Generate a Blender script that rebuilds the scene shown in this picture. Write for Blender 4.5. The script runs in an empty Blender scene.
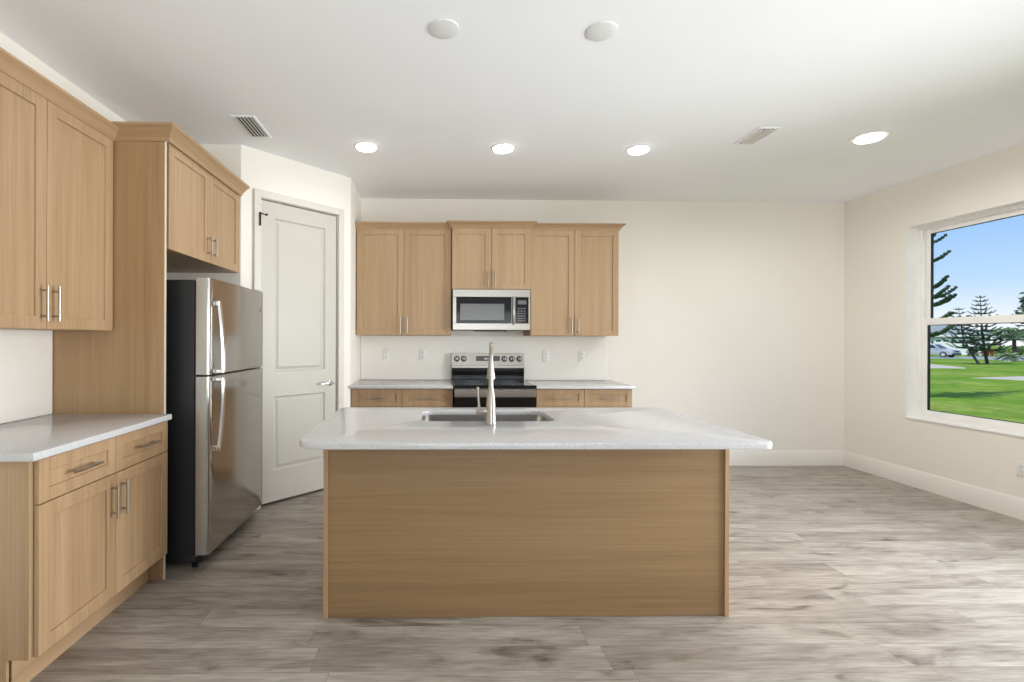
import bpy, bmesh, math, random
from mathutils import Vector, Matrix

random.seed(7)
S = bpy.context.scene
COL = S.collection
PI = math.pi

# ------------------------------------------------------------------ camera
FPX, YAW, ROLL = 480.0, math.radians(1.0), math.radians(0.2)
PX, PY, CAM_H = 432.0 + 480.0 * math.tan(math.radians(1.0)), 339.5, 1.33
cd = bpy.data.cameras.new('camera')
cd.sensor_fit = 'HORIZONTAL'
cd.sensor_width = 36.0
cd.lens = 36.0 * FPX / 1024.0
cd.shift_x = (512.0 - PX) / 1024.0
cd.shift_y = (PY - 341.0) / 1024.0
cd.clip_start, cd.clip_end = 0.05, 600
cam = bpy.data.objects.new('camera', cd)
COL.objects.link(cam)
cam.matrix_world = (Matrix.Translation((0, 0, CAM_H)) @ Matrix.Rotation(-YAW, 4, 'Z')
                    @ Matrix.Rotation(PI / 2, 4, 'X') @ Matrix.Rotation(ROLL, 4, 'Z'))
S.camera = cam

# ------------------------------------------------------------------ exposure, sky, sun, added fill
S.view_settings.view_transform = 'Standard'
S.view_settings.look = 'None'
S.view_settings.gamma = 1.0
S.view_settings.use_curve_mapping = False
S.view_settings.exposure = 0.0
S.cycles.diffuse_bounces = 7
S.cycles.max_bounces = 14
S.cycles.transparent_max_bounces = 12
S.cycles.sample_clamp_indirect = 6.0

W = bpy.data.worlds.new('sky')
S.world = W
W.use_nodes = True
wn, wl = W.node_tree.nodes, W.node_tree.links
wn.clear()
wo = wn.new('ShaderNodeOutputWorld')
wb = wn.new('ShaderNodeBackground')
wr = wn.new('ShaderNodeValToRGB')
ws = wn.new('ShaderNodeSeparateXYZ')
wc = wn.new('ShaderNodeTexCoord')
wl.new(wc.outputs['Generated'], ws.inputs[0])
wl.new(ws.outputs['Z'], wr.inputs[0])
wl.new(wr.outputs[0], wb.inputs[0])
wl.new(wb.outputs[0], wo.inputs[0])
e = wr.color_ramp.elements
e[0].position, e[0].color = 0.0, (0.96, 0.98, 1.0, 1)
e[1].position, e[1].color = 1.0, (0.12, 0.30, 0.75, 1)
for pos, c in ((0.03, (0.86, 0.93, 1.0, 1)), (0.085, (0.52, 0.73, 1.0, 1)), (0.17, (0.34, 0.58, 0.98, 1))):
    n = e.new(pos)
    n.color = c
wb.inputs[1].default_value = 1.05

def lamp(name, kind, loc, target, energy, color, **k):
    d = bpy.data.lights.new(name, kind)
    d.energy, d.color = energy, color
    for a, v in k.items():
        setattr(d, a, v)
    o = bpy.data.objects.new(name, d)
    COL.objects.link(o)
    o.location = loc
    o.rotation_euler = (Vector(target) - Vector(loc)).to_track_quat('-Z', 'Y').to_euler()
    return o

lamp('sun', 'SUN', (-30, -10, 40), (0, 0, 0), 3.6, (1.0, 0.95, 0.86), angle=0.01)
# added fill lamps at unseen openings; the rear one tilts up for the ceiling
lamp('rear_added_fill', 'AREA', (0.9, -3.95, 1.25), (0.9, -2.0, 2.9), 86, (0.93, 0.97, 1.0),
     shape='RECTANGLE', size=3.4, size_y=2.3, spread=math.radians(110))
lamp('side_added_fill', 'AREA', (4.38, 1.6, 1.0), (0.0, 1.6, 1.0), 48, (0.93, 0.97, 1.0),
     shape='RECTANGLE', size=2.1, size_y=1.7, spread=1.75)
lamp('side_added_down_fill', 'AREA', (4.39, 1.6, 1.25), (1.5, 1.6, 0.0), 88, (0.93, 0.97, 1.0),
     shape='RECTANGLE', size=2.1, size_y=2.3, spread=math.radians(140))

# ------------------------------------------------------------------ materials
def new_mat(name):
    m = bpy.data.materials.new(name)
    m.use_nodes = True
    nt = m.node_tree
    return m, nt, nt.nodes['Principled BSDF']

def setp(b, **k):
    for a, v in k.items():
        b.inputs[a.replace('_', ' ')].default_value = v

def rgba(c):
    return (c[0], c[1], c[2], 1)

def N(nt, t, **k):
    n = nt.nodes.new(t)
    for a, v in k.items():
        setattr(n, a, v)
    return n

def math_n(nt, op, a, b=None):
    n = nt.nodes.new('ShaderNodeMath')
    n.operation = op
    for i, v in enumerate((a, b)):
        if v is None:
            continue
        if isinstance(v, (int, float)):
            n.inputs[i].default_value = v
        else:
            nt.links.new(v, n.inputs[i])
    return n.outputs[0]

def mix_c(nt, fac, a, b, mode='MIX'):
    n = nt.nodes.new('ShaderNodeMix')
    n.data_type = 'RGBA'
    n.blend_type = mode
    for i, v in ((0, fac), (6, a), (7, b)):
        if isinstance(v, (int, float)):
            n.inputs[i].default_value = v
        elif isinstance(v, tuple):
            n.inputs[i].default_value = rgba(v)
        else:
            nt.links.new(v, n.inputs[i])
    return n.outputs[2]

def ramp(nt, src, stops):
    r = nt.nodes.new('ShaderNodeValToRGB')
    el = r.color_ramp.elements
    el[0].position, el[0].color = stops[0][0], rgba(stops[0][1])
    el[1].position, el[1].color = stops[-1][0], rgba(stops[-1][1])
    for p, c in stops[1:-1]:
        q = el.new(p)
        q.color = rgba(c)
    nt.links.new(src, r.inputs[0])
    return r.outputs[0]

def coords(nt, scale, rnd=True, loc=(0, 0, 0)):
    tc = N(nt, 'ShaderNodeTexCoord')
    v = tc.outputs['Object']
    if rnd:
        oi = N(nt, 'ShaderNodeObjectInfo')
        k = math_n(nt, 'MULTIPLY', oi.outputs['Random'], 7.3)
        cb = N(nt, 'ShaderNodeCombineXYZ')
        for i in range(3):
            nt.links.new(k, cb.inputs[i])
        ad = N(nt, 'ShaderNodeVectorMath', operation='ADD')
        nt.links.new(v, ad.inputs[0])
        nt.links.new(cb.outputs[0], ad.inputs[1])
        v = ad.outputs[0]
    mp = N(nt, 'ShaderNodeMapping')
    mp.inputs['Scale'].default_value = scale
    mp.inputs['Location'].default_value = loc
    nt.links.new(v, mp.inputs['Vector'])
    return mp.outputs[0]

def noise(nt, vec, scale=1.0, detail=3.0, rough=0.5, dist=0.0):
    n = N(nt, 'ShaderNodeTexNoise')
    n.inputs['Scale'].default_value = scale
    n.inputs['Detail'].default_value = detail
    n.inputs['Roughness'].default_value = rough
    n.inputs['Distortion'].default_value = dist
    nt.links.new(vec, n.inputs['Vector'])
    return n.outputs['Fac']

def bump(nt, b, h, strength, dist=0.002):
    n = N(nt, 'ShaderNodeBump')
    n.inputs['Strength'].default_value = strength
    n.inputs['Distance'].default_value = dist
    nt.links.new(h, n.inputs['Height'])
    nt.links.new(n.outputs[0], b.inputs['Normal'])

def plain(name, col, rough=0.5, metal=0.0, spec=0.5, var=0.03, vscale=6.0, bmp=0.0, bscale=80.0):
    m, nt, b = new_mat(name)
    v = coords(nt, (1, 1, 1))
    f = noise(nt, v, vscale, 3)
    lo = tuple(c * (1 - var) for c in col)
    hi = tuple(min(1, c * (1 + var)) for c in col)
    nt.links.new(ramp(nt, f, [(0.3, lo), (0.7, hi)]), b.inputs['Base Color'])
    b.inputs['Roughness'].default_value = rough
    b.inputs['Metallic'].default_value = metal
    b.inputs['Specular IOR Level'].default_value = spec
    if bmp:
        bump(nt, b, noise(nt, v, bscale, 2), bmp)
    return m

def wood(name, horizontal, lo, mid, hi, rough=0.42):
    m, nt, b = new_mat(name)
    fine = (2.0, 2.0, 150.0) if horizontal else (150.0, 150.0, 2.0)
    med = (0.5, 0.5, 24.0) if horizontal else (24.0, 24.0, 0.5)
    big = (0.3, 0.3, 3.0) if horizontal else (3.0, 3.0, 0.3)
    f1 = noise(nt, coords(nt, fine), 1.0, 3, 0.6)
    f2 = noise(nt, coords(nt, med), 1.0, 4, 0.55, 0.4)
    f3 = noise(nt, coords(nt, big), 1.0, 2)
    s = math_n(nt, 'ADD', math_n(nt, 'MULTIPLY', f1, 0.34),
               math_n(nt, 'ADD', math_n(nt, 'MULTIPLY', f2, 0.36), math_n(nt, 'MULTIPLY', f3, 0.30)))
    nt.links.new(ramp(nt, s, [(0.33, lo), (0.5, mid), (0.66, hi)]), b.inputs['Base Color'])
    b.inputs['Roughness'].default_value = rough
    bump(nt, b, f1, 0.12, 0.001)
    return m

M = {}
M['wall'] = plain('cream_wall_paint', (0.86, 0.82, 0.76), 0.75, var=0.008, vscale=2.0, bmp=0.05, bscale=160)
M['ceiling'] = plain('white_ceiling_paint', (0.91, 0.925, 0.955), 0.85, var=0.008, vscale=2.0, bmp=0.08, bscale=140)
M['baseboard'] = plain('white_baseboard_paint', (0.82, 0.79, 0.735), 0.4, var=0.008)
M['cover'] = plain('dull_white_cover', (0.76, 0.765, 0.77), 0.7, var=0.008)
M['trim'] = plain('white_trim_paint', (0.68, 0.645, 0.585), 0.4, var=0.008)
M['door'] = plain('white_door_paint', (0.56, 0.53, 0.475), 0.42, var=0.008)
M['backsplash'] = plain('white_backsplash', (0.84, 0.805, 0.75), 0.3, var=0.01)
WLO, WMI, WHI = (0.322, 0.202, 0.104), (0.428, 0.278, 0.154), (0.505, 0.342, 0.204)
M['oak_v'] = wood('light_oak_upright_grain', False, WLO, WMI, WHI)
M['oak_h'] = wood('light_oak_level_grain', True, WLO, WMI, WHI)
M['edge'] = plain('pale_oak_edge', (0.70, 0.60, 0.46), 0.5)
M['cab_inside'] = plain('cabinet_gap_shade', (0.16, 0.11, 0.07), 0.7)
M['steel'] = None

def brushed(name, col, rough, horizontal=False, rv=0.06):
    m, nt, b = new_mat(name)
    f = noise(nt, coords(nt, (3, 3, 260) if horizontal else (260, 260, 3)), 1.0, 2)
    g = noise(nt, coords(nt, (2, 2, 2)), 1.0, 2)
    lo = tuple(c * 0.94 for c in col)
    nt.links.new(ramp(nt, f, [(0.3, lo), (0.7, col)]), b.inputs['Base Color'])
    b.inputs['Metallic'].default_value = 1.0
    nt.links.new(math_n(nt, 'ADD', math_n(nt, 'MULTIPLY', g, rv), rough - rv / 2), b.inputs['Roughness'])
    bump(nt, b, f, 0.04, 0.0005)
    return m

M['steel'] = brushed('brushed_stainless_steel', (0.41, 0.383, 0.35), 0.30, True)
M['fridge_steel'] = brushed('fridge_stainless_steel', (0.48, 0.455, 0.43), 0.14, False)
M['nickel'] = brushed('brushed_nickel', (0.44, 0.40, 0.345), 0.3)
M['chrome'] = plain('polished_chrome', (0.85, 0.85, 0.85), 0.12, 1.0)
M['steel_edge'] = plain('grey_metal_door_edge', (0.46, 0.43, 0.40), 0.38, 0.7)
M['black_metal'] = plain('black_appliance_paint', (0.018, 0.018, 0.020), 0.42, bmp=0.05, bscale=300)
M['black_glass'] = plain('black_glass', (0.010, 0.009, 0.009), 0.06, 0.0, 0.28)
M['black_plastic'] = plain('black_plastic', (0.012, 0.012, 0.013), 0.35)
M['mw_window'] = plain('grey_mesh_oven_window', (0.14, 0.14, 0.14), 0.16, var=0.06, vscale=300)
M['dark_hinge'] = plain('dark_bronze_hinge', (0.03, 0.027, 0.024), 0.4, 0.6)
M['white_plastic'] = plain('white_plastic', (0.80, 0.79, 0.76), 0.35)
M['vinyl'] = plain('white_window_vinyl', (0.90, 0.89, 0.87), 0.35)
M['spacer'] = plain('black_glazing_spacer', (0.012, 0.012, 0.012), 0.5)
M['slot'] = plain('dark_slot', (0.05, 0.05, 0.05), 0.6)
M['vent_shade'] = plain('duct_interior', (0.10, 0.10, 0.10), 0.8)

def emissive(name, col, strength):
    m, nt, b = new_mat(name)
    b.inputs['Base Color'].default_value = rgba((0.8, 0.8, 0.8))
    b.inputs['Emission Color'].default_value = rgba(col)
    b.inputs['Emission Strength'].default_value = strength
    return m
M['led'] = emissive('lit_led_diffuser', (1.0, 0.98, 0.94), 11.0)
M['display'] = emissive('clock_digits', (0.9, 0.25, 0.1), 0.25)

def quartz():
    m, nt, b = new_mat('white_speckled_quartz')
    f = noise(nt, coords(nt, (1, 1, 1), False), 170.0, 2, 0.6)
    g = noise(nt, coords(nt, (1, 1, 1), False), 3.0, 3)
    c = ramp(nt, f, [(0.30, (0.48, 0.48, 0.485)), (0.44, (0.605, 0.60, 0.61)), (0.7, (0.65, 0.645, 0.655))])
    c2 = ramp(nt, g, [(0.3, (0.95, 0.95, 0.95)), (0.7, (1, 1, 1))])
    nt.links.new(mix_c(nt, 1.0, c, c2, 'MULTIPLY'), b.inputs['Base Color'])
    b.inputs['Roughness'].default_value = 0.13
    return m
M['quartz'] = quartz()

def floor_mat():
    m, nt, b = new_mat('greige_vinyl_plank')
    tc = N(nt, 'ShaderNodeTexCoord')
    sp = N(nt, 'ShaderNodeSeparateXYZ')
    nt.links.new(tc.outputs['Object'], sp.inputs[0])
    x, y = sp.outputs[0], sp.outputs[1]
    pw, pl = 0.152, 1.22
    yr = math_n(nt, 'DIVIDE', math_n(nt, 'ADD', y, 0.052), pw)
    row = math_n(nt, 'FLOOR', yr)
    fy = math_n(nt, 'FRACT', yr)
    wn1 = N(nt, 'ShaderNodeTexWhiteNoise', noise_dimensions='1D')
    nt.links.new(row, wn1.inputs['W'])
    xr = math_n(nt, 'ADD', math_n(nt, 'DIVIDE', x, pl), math_n(nt, 'MULTIPLY', wn1.outputs['Value'], 3.0))
    col = math_n(nt, 'FLOOR', xr)
    fx = math_n(nt, 'FRACT', xr)
    cb = N(nt, 'ShaderNodeCombineXYZ')
    nt.links.new(row, cb.inputs[0])
    nt.links.new(col, cb.inputs[1])
    wn2 = N(nt, 'ShaderNodeTexWhiteNoise', noise_dimensions='2D')
    nt.links.new(cb.outputs[0], wn2.inputs['Vector'])
    pid = wn2.outputs['Value']
    # grain, shifted per plank
    sh = N(nt, 'ShaderNodeCombineXYZ')
    nt.links.new(math_n(nt, 'ADD', x, math_n(nt, 'MULTIPLY', pid, 31.0)), sh.inputs[0])
    nt.links.new(math_n(nt, 'ADD', y, math_n(nt, 'MULTIPLY', pid, 17.0)), sh.inputs[1])
    def gn(sx, sy, det, rough=0.55, dist=0.0):
        mp = N(nt, 'ShaderNodeMapping')
        mp.inputs['Scale'].default_value = (sx, sy, 1)
        nt.links.new(sh.outputs[0], mp.inputs['Vector'])
        return noise(nt, mp.outputs[0], 1.0, det, rough, dist)
    g1 = gn(1.6, 15, 5, 0.62, 0.7)
    g2 = gn(7, 110, 3)
    g3 = gn(2.4, 7, 3, 0.55, 1.2)
    g4 = gn(1.1, 46, 3, 0.6, 0.5)
    g5 = gn(0.8, 3.2, 2)
    base = ramp(nt, pid, [(0.0, (0.348, 0.310, 0.265)), (0.5, (0.383, 0.346, 0.300)), (1.0, (0.413, 0.376, 0.328))])
    c = mix_c(nt, 1.0, base, ramp(nt, g1, [(0.27, (0.52, 0.49, 0.465)), (0.42, (0.86, 0.845, 0.835)), (0.55, (1.03, 1.03, 1.03)), (0.72, (1.20, 1.20, 1.19))]), 'MULTIPLY')
    c = mix_c(nt, 1.0, c, ramp(nt, g2, [(0.3, (0.74, 0.73, 0.72)), (0.65, (1.10, 1.10, 1.10))]), 'MULTIPLY')
    c = mix_c(nt, 1.0, c, ramp(nt, g3, [(0.25, (0.34, 0.31, 0.28)), (0.36, (0.80, 0.785, 0.77)), (0.5, (1.0, 1.0, 1.0))]), 'MULTIPLY')
    c = mix_c(nt, 1.0, c, ramp(nt, g4, [(0.25, (0.42, 0.39, 0.36)), (0.33, (0.90, 0.89, 0.88)), (0.45, (1.0, 1.0, 1.0))]), 'MULTIPLY')
    c = mix_c(nt, 1.0, c, ramp(nt, g5, [(0.3, (0.82, 0.80, 0.78)), (0.65, (1.08, 1.08, 1.08))]), 'MULTIPLY')
    ey = math_n(nt, 'MULTIPLY', math_n(nt, 'MINIMUM', fy, math_n(nt, 'SUBTRACT', 1.0, fy)), pw)
    ex = math_n(nt, 'MULTIPLY', math_n(nt, 'MINIMUM', fx, math_n(nt, 'SUBTRACT', 1.0, fx)), pl)
    ed = math_n(nt, 'MINIMUM', ex, ey)
    seam = math_n(nt, 'LESS_THAN', ed, 0.0011)
    c = mix_c(nt, math_n(nt, 'MULTIPLY', seam, 0.55), c, (0.10, 0.085, 0.07))
    nt.links.new(c, b.inputs['Base Color'])
    b.inputs['Roughness'].default_value = 0.40
    bump(nt, b, math_n(nt, 'SUBTRACT', math_n(nt, 'MULTIPLY', g2, 0.3), seam), 0.12, 0.001)
    return m
M['floor'] = floor_mat()

def glass_mat():
    m, nt, b = new_mat('clear_window_glass')
    nt.nodes.remove(b)
    out = nt.nodes['Material Output']
    tr = N(nt, 'ShaderNodeBsdfTransparent')
    tr.inputs[0].default_value = (0.99, 0.995, 0.99, 1)
    gl = N(nt, 'ShaderNodeBsdfGlossy')
    gl.inputs['Roughness'].default_value = 0.02
    fr = N(nt, 'ShaderNodeFresnel')
    fr.inputs[0].default_value = 1.12
    mx = N(nt, 'ShaderNodeMixShader')
    nt.links.new(fr.outputs[0], mx.inputs[0])
    nt.links.new(tr.outputs[0], mx.inputs[1])
    nt.links.new(gl.outputs[0], mx.inputs[2])
    nt.links.new(mx.outputs[0], out.inputs[0])
    return m
M['glass'] = glass_mat()

def grass_mat():
    m, nt, b = new_mat('lawn_grass')
    v = coords(nt, (1, 1, 1), False)
    f = noise(nt, v, 0.22, 4, 0.6)
    g = noise(nt, v, 5.0, 4, 0.7)
    c = ramp(nt, f, [(0.3, (0.125, 0.25, 0.016)), (0.5, (0.19, 0.33, 0.028)), (0.72, (0.33, 0.38, 0.08))])
    c = mix_c(nt, 1.0, c, ramp(nt, g, [(0.3, (0.58, 0.62, 0.55)), (0.7, (1.2, 1.2, 1.15))]), 'MULTIPLY')
    h = noise(nt, v, 1.1, 5, 0.75)
    c = mix_c(nt, 1.0, c, ramp(nt, h, [(0.32, (0.62, 0.68, 0.55)), (0.5, (0.95, 0.97, 0.9)), (0.68, (1.25, 1.16, 1.2))]), 'MULTIPLY')
    nt.links.new(c, b.inputs['Base Color'])
    setp(b, Roughness=0.9, Specular_IOR_Level=0.1)
    bump(nt, b, g, 0.6, 0.05)
    return m
M['grass'] = grass_mat()
M['concrete'] = plain('pale_concrete', (0.58, 0.50, 0.41), 0.85, var=0.08, vscale=0.8)
M['asphalt'] = plain('grey_road', (0.33, 0.335, 0.34), 0.9, var=0.08, vscale=0.8)
M['needles'] = plain('dark_green_needles', (0.042, 0.085, 0.045), 0.7, var=0.4, vscale=1.5)
M['leaf'] = plain('green_leaves', (0.070, 0.135, 0.045), 0.65, var=0.5, vscale=2.0)
M['leaf_dark'] = plain('deep_green_leaves', (0.035, 0.075, 0.03), 0.65, var=0.4, vscale=2.0)
M['leaf_red'] = plain('red_orange_leaves', (0.30, 0.085, 0.03), 0.65, var=0.5, vscale=2.0)
M['palm'] = plain('palm_fronds', (0.11, 0.19, 0.075), 0.6, var=0.3, vscale=2.0)
M['agave'] = plain('pale_green_blades', (0.30, 0.40, 0.20), 0.55, var=0.25, vscale=3.0)
M['bark'] = plain('dark_bark', (0.055, 0.043, 0.033), 0.9, var=0.3, vscale=5)
M['rock'] = plain('pale_stone', (0.55, 0.53, 0.50), 0.85, var=0.15, vscale=4)
M['car_paint'] = plain('silver_car_paint', (0.52, 0.53, 0.55), 0.3, 0.5)
M['car_glass'] = plain('tinted_car_glass', (0.035, 0.05, 0.055), 0.08)
M['tyre'] = plain('black_rubber', (0.02, 0.02, 0.02), 0.8)
M['rim'] = plain('alloy_rim', (0.60, 0.60, 0.61), 0.3, 0.6)
M['lens'] = plain('headlight_lens', (0.62, 0.64, 0.66), 0.15)
M['house_wall'] = plain('pale_blue_stucco', (0.58, 0.64, 0.68), 0.85)
M['garage'] = plain('white_garage_door', (0.80, 0.83, 0.86), 0.5)
M['shingle'] = plain('grey_shingles', (0.27, 0.31, 0.31), 0.9, var=0.12, vscale=3)

# ------------------------------------------------------------------ mesh helpers
class MB:
    def __init__(self):
        self.bm = bmesh.new()
        self.mi = 0

    def _tag(self, faces):
        for f in faces:
            f.material_index = self.mi

    def box(self, x0, x1, y0, y1, z0, z1, bv=0.0, seg=1, edges=None):
        g = bmesh.ops.create_cube(self.bm, size=1.0)
        vs = g['verts']
        for v in vs:
            v.co = Vector(((x0 + x1) / 2 + v.co.x * (x1 - x0), (y0 + y1) / 2 + v.co.y * (y1 - y0),
                           (z0 + z1) / 2 + v.co.z * (z1 - z0)))
        es = set(e_ for v in vs for e_ in v.link_edges)
        fs = set(f for v in vs for f in v.link_faces)
        if bv > 0:
            r = bmesh.ops.bevel(self.bm, geom=list(es), offset=bv, segments=seg, profile=0.5, affect='EDGES')
            fs = set(f for f in fs if f.is_valid) | set(r['faces'])
        self._tag(fs)
        return self

    def tube(self, pts, rad, seg=12, cap=True):
        pts = [Vector(p) for p in pts]
        n = len(pts)
        if isinstance(rad, (int, float)):
            rad = [rad] * n
        tang = []
        for i in range(n):
            a, b = pts[max(0, i - 1)], pts[min(n - 1, i + 1)]
            d = b - a
            tang.append(d.normalized() if d.length > 1e-9 else Vector((0, 0, 1)))
        up = Vector((0, 0, 1)) if abs(tang[0].z) < 0.9 else Vector((1, 0, 0))
        u = tang[0].cross(up).normalized()
        rings, fs = [], []
        for i in range(n):
            u = (u - tang[i] * u.dot(tang[i])).normalized()
            w = tang[i].cross(u)
            rings.append([self.bm.verts.new(pts[i] + (u * math.cos(2 * PI * k / seg) + w * math.sin(2 * PI * k / seg)) * rad[i])
                          for k in range(seg)])
        for i in range(n - 1):
            for k in range(seg):
                fs.append(self.bm.faces.new((rings[i][k], rings[i][(k + 1) % seg], rings[i + 1][(k + 1) % seg], rings[i + 1][k])))
        if cap:
            fs.append(self.bm.faces.new(rings[0][::-1]))
            fs.append(self.bm.faces.new(rings[-1]))
        self._tag(fs)
        return self

    def prism(self, poly, z0, z1, axis='z'):
        # poly of 2D points extruded along an axis between z0 and z1
        def p3(a, b, c):
            return (a, b, c) if axis == 'z' else ((a, c, b) if axis == 'y' else (c, a, b))
        lo = [self.bm.verts.new(p3(a, b, z0)) for a, b in poly]
        hi = [self.bm.verts.new(p3(a, b, z1)) for a, b in poly]
        k = len(poly)
        fs = [self.bm.faces.new(lo[::-1]), self.bm.faces.new(hi)]
        for i in range(k):
            fs.append(self.bm.faces.new((lo[i], lo[(i + 1) % k], hi[(i + 1) % k], hi[i])))
        self._tag(fs)
        return self

    def quad(self, *p):
        f = self.bm.faces.new([self.bm.verts.new(q) for q in p])
        self._tag([f])
        return self

    def sweep(self, paths):
        # list of equal-length polylines (profile points swept); closes the profile
        vs = [[self.bm.verts.new(p) for p in path] for path in paths]
        n, k = len(vs), len(vs[0])
        fs = []
        for i in range(n):
            j = (i + 1) % n
            for s in range(k - 1):
                fs.append(self.bm.faces.new((vs[i][s], vs[i][s + 1], vs[j][s + 1], vs[j][s])))
        fs.append(self.bm.faces.new([vs[i][0] for i in range(n)]))
        fs.append(self.bm.faces.new([vs[i][-1] for i in range(n)][::-1]))
        self._tag(fs)
        return self

    def lathe(self, prof, c, axis=(0, 0, 1), seg=24):
        # prof: (radius, height) along axis from c
        q = Vector((0, 0, 1)).rotation_difference(Vector(axis))
        c = Vector(c)
        rings = []
        for r, h in prof:
            rings.append([self.bm.verts.new(c + q @ Vector((r * math.cos(2 * PI * k / seg), r * math.sin(2 * PI * k / seg), h)))
                          for k in range(seg)])
        fs = []
        for i in range(len(rings) - 1):
            for k in range(seg):
                fs.append(self.bm.faces.new((rings[i][k], rings[i][(k + 1) % seg], rings[i + 1][(k + 1) % seg], rings[i + 1][k])))
        fs.append(self.bm.faces.new(rings[0][::-1]))
        fs.append(self.bm.faces.new(rings[-1]))
        self._tag(fs)
        return self

    def build(self, name, mats, parent=None, off=(0, 0, 0), smooth=35):
        bmesh.ops.recalc_face_normals(self.bm, faces=self.bm.faces[:])
        if any(off):
            bmesh.ops.translate(self.bm, vec=Vector(off), verts=self.bm.verts[:])
        me = bpy.data.meshes.new(name)
        self.bm.to_mesh(me)
        self.bm.free()
        if smooth:
            for p in me.polygons:
                p.use_smooth = True
            me.set_sharp_from_angle(angle=math.radians(smooth))
        for m in (mats if isinstance(mats, (list, tuple)) else [mats]):
            me.materials.append(m)
        o = bpy.data.objects.new(name, me)
        COL.objects.link(o)
        if parent is not None:
            o.parent = parent
        return o

def tag(o, label=None, cat=None, group=None, kind=None):
    if label: o['label'] = label
    if cat: o['category'] = cat
    if group: o['group'] = group
    if kind: o['kind'] = kind
    return o

def thing(name, loc, label, cat, rz=0.0, group=None, kind=None):
    o = bpy.data.objects.new(name, None)
    o.empty_display_size = 0.1
    COL.objects.link(o)
    o.location = loc
    o.rotation_euler = (0, 0, rz)
    return tag(o, label, cat, group, kind)

def place(o, loc):
    """give a single-mesh thing its origin at loc (mesh built around 0)"""
    o.location = loc
    return o

def copy_tree(o, parent=None):
    c = o.copy()
    COL.objects.link(c)
    if parent is not None:
        c.parent = parent
    for ch in list(o.children):
        copy_tree(ch, c)
    return c

# ------------------------------------------------------------------ room shell
CEIL, XL, XR, YB, YF = 2.81, -2.09, 4.41, 5.06, -4.0
AX, AY, BX, BY = -1.46, 3.685, -0.75, 4.42       # the diagonal pantry wall runs A to B

def struct(name, mb, mats, label=None):
    return tag(mb.build(name, mats), kind='structure', label=label)

struct('floor', MB().box(XL - .2, XR + .2, YF - .2, YB + .2, -0.14, 0.0), M['floor'], 'greige wood-look vinyl plank floor')
struct('ceiling', MB().box(XL - .2, XR + .2, YF - .2, YB + .2, CEIL, CEIL + .25), M['ceiling'], 'flat white ceiling')
struct('wall_left', MB().box(XL - .14, XL, YF - .14, YB + .14, 0, CEIL), M['wall'], 'cream wall behind the left cabinets')
struct('wall_back', MB().box(XL, XR, YB, YB + .14, 0, CEIL), M['wall'], 'cream wall behind the range')
# right wall with two openings: the window and an added unglazed one for the side fill lamps
WY0, WY1, WZ0, WZ1 = 3.05, 4.388, 0.62, 2.388
mb = MB()
mb.box(XR, XR + .17, WY1, YB + .14, 0, CEIL)
mb.box(XR, XR + .17, 2.72, WY0, 0, CEIL)
mb.box(XR, XR + .17, WY0, WY1, 0, WZ0)
mb.box(XR, XR + .17, WY0, WY1, WZ1, CEIL)
mb.box(XR, XR + .17, 0.48, 2.72, 2.42, CEIL)
mb.box(XR, XR + .17, YF - .14, 0.48, 0, CEIL)
struct('wall_right', mb, M['wall'], 'cream wall with the window')
mb = MB()
mb.box(XL, -0.85, YF - .14, YF, 0, CEIL)
mb.box(2.65, XR, YF - .14, YF, 0, CEIL)
mb.box(-0.85, 2.65, YF - .14, YF, 2.42, CEIL)
struct('wall_front', mb, M['wall'], 'cream wall behind the viewer')
struct('wall_alcove', MB().box(XL, AX, AY, AY + .1, 0, CEIL), M['wall'], 'short cream wall beside the refrigerator')
struct('wall_return', MB().box(BX - .1, BX, BY, YB, 0, CEIL), M['wall'], 'short cream wall between pantry door and range wall')

# diagonal wall local frame: s along the wall from A, n out of the wall toward the room
dv = Vector((BX - AX, BY - AY, 0))
DL = dv.length
DANG = math.atan2(dv.y, dv.x)
D0, D1, DH = 0.155, 0.88, 2.44           # door opening along s and its head height
mb = MB()                                   # local: x = s, y = into the closet, z up
mb.box(0, D0, 0, .1, 0, CEIL)
mb.box(D1, DL, 0, .1, 0, CEIL)
mb.box(D0, D1, 0, .1, DH, CEIL)
o = struct('wall_diagonal', mb, M['wall'], 'angled cream pantry wall around the white door')
o.location, o.rotation_euler = (AX, AY, 0), (0, 0, DANG)
# flat casing around the door
CW = 0.058
mb = MB()
mb.box(D0 - CW, D0, -0.022, 0.0, 0, DH + CW, .003)
mb.box(D1, D1 + CW, -0.022, 0.0, 0, DH + CW, .003)
mb.box(D0, D1, -0.022, 0.0, DH, DH + CW, .003)
mb.box(D0, D0 + .006, 0.0, .1, 0, DH)
mb.box(D1 - .004, D1, 0.0, .1, 0, DH)
mb.box(D0, D1, 0.0, .1, DH - .004, DH)
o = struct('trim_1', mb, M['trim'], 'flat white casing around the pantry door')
o.location, o.rotation_euler = (AX, AY, 0), (0, 0, DANG)

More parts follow.
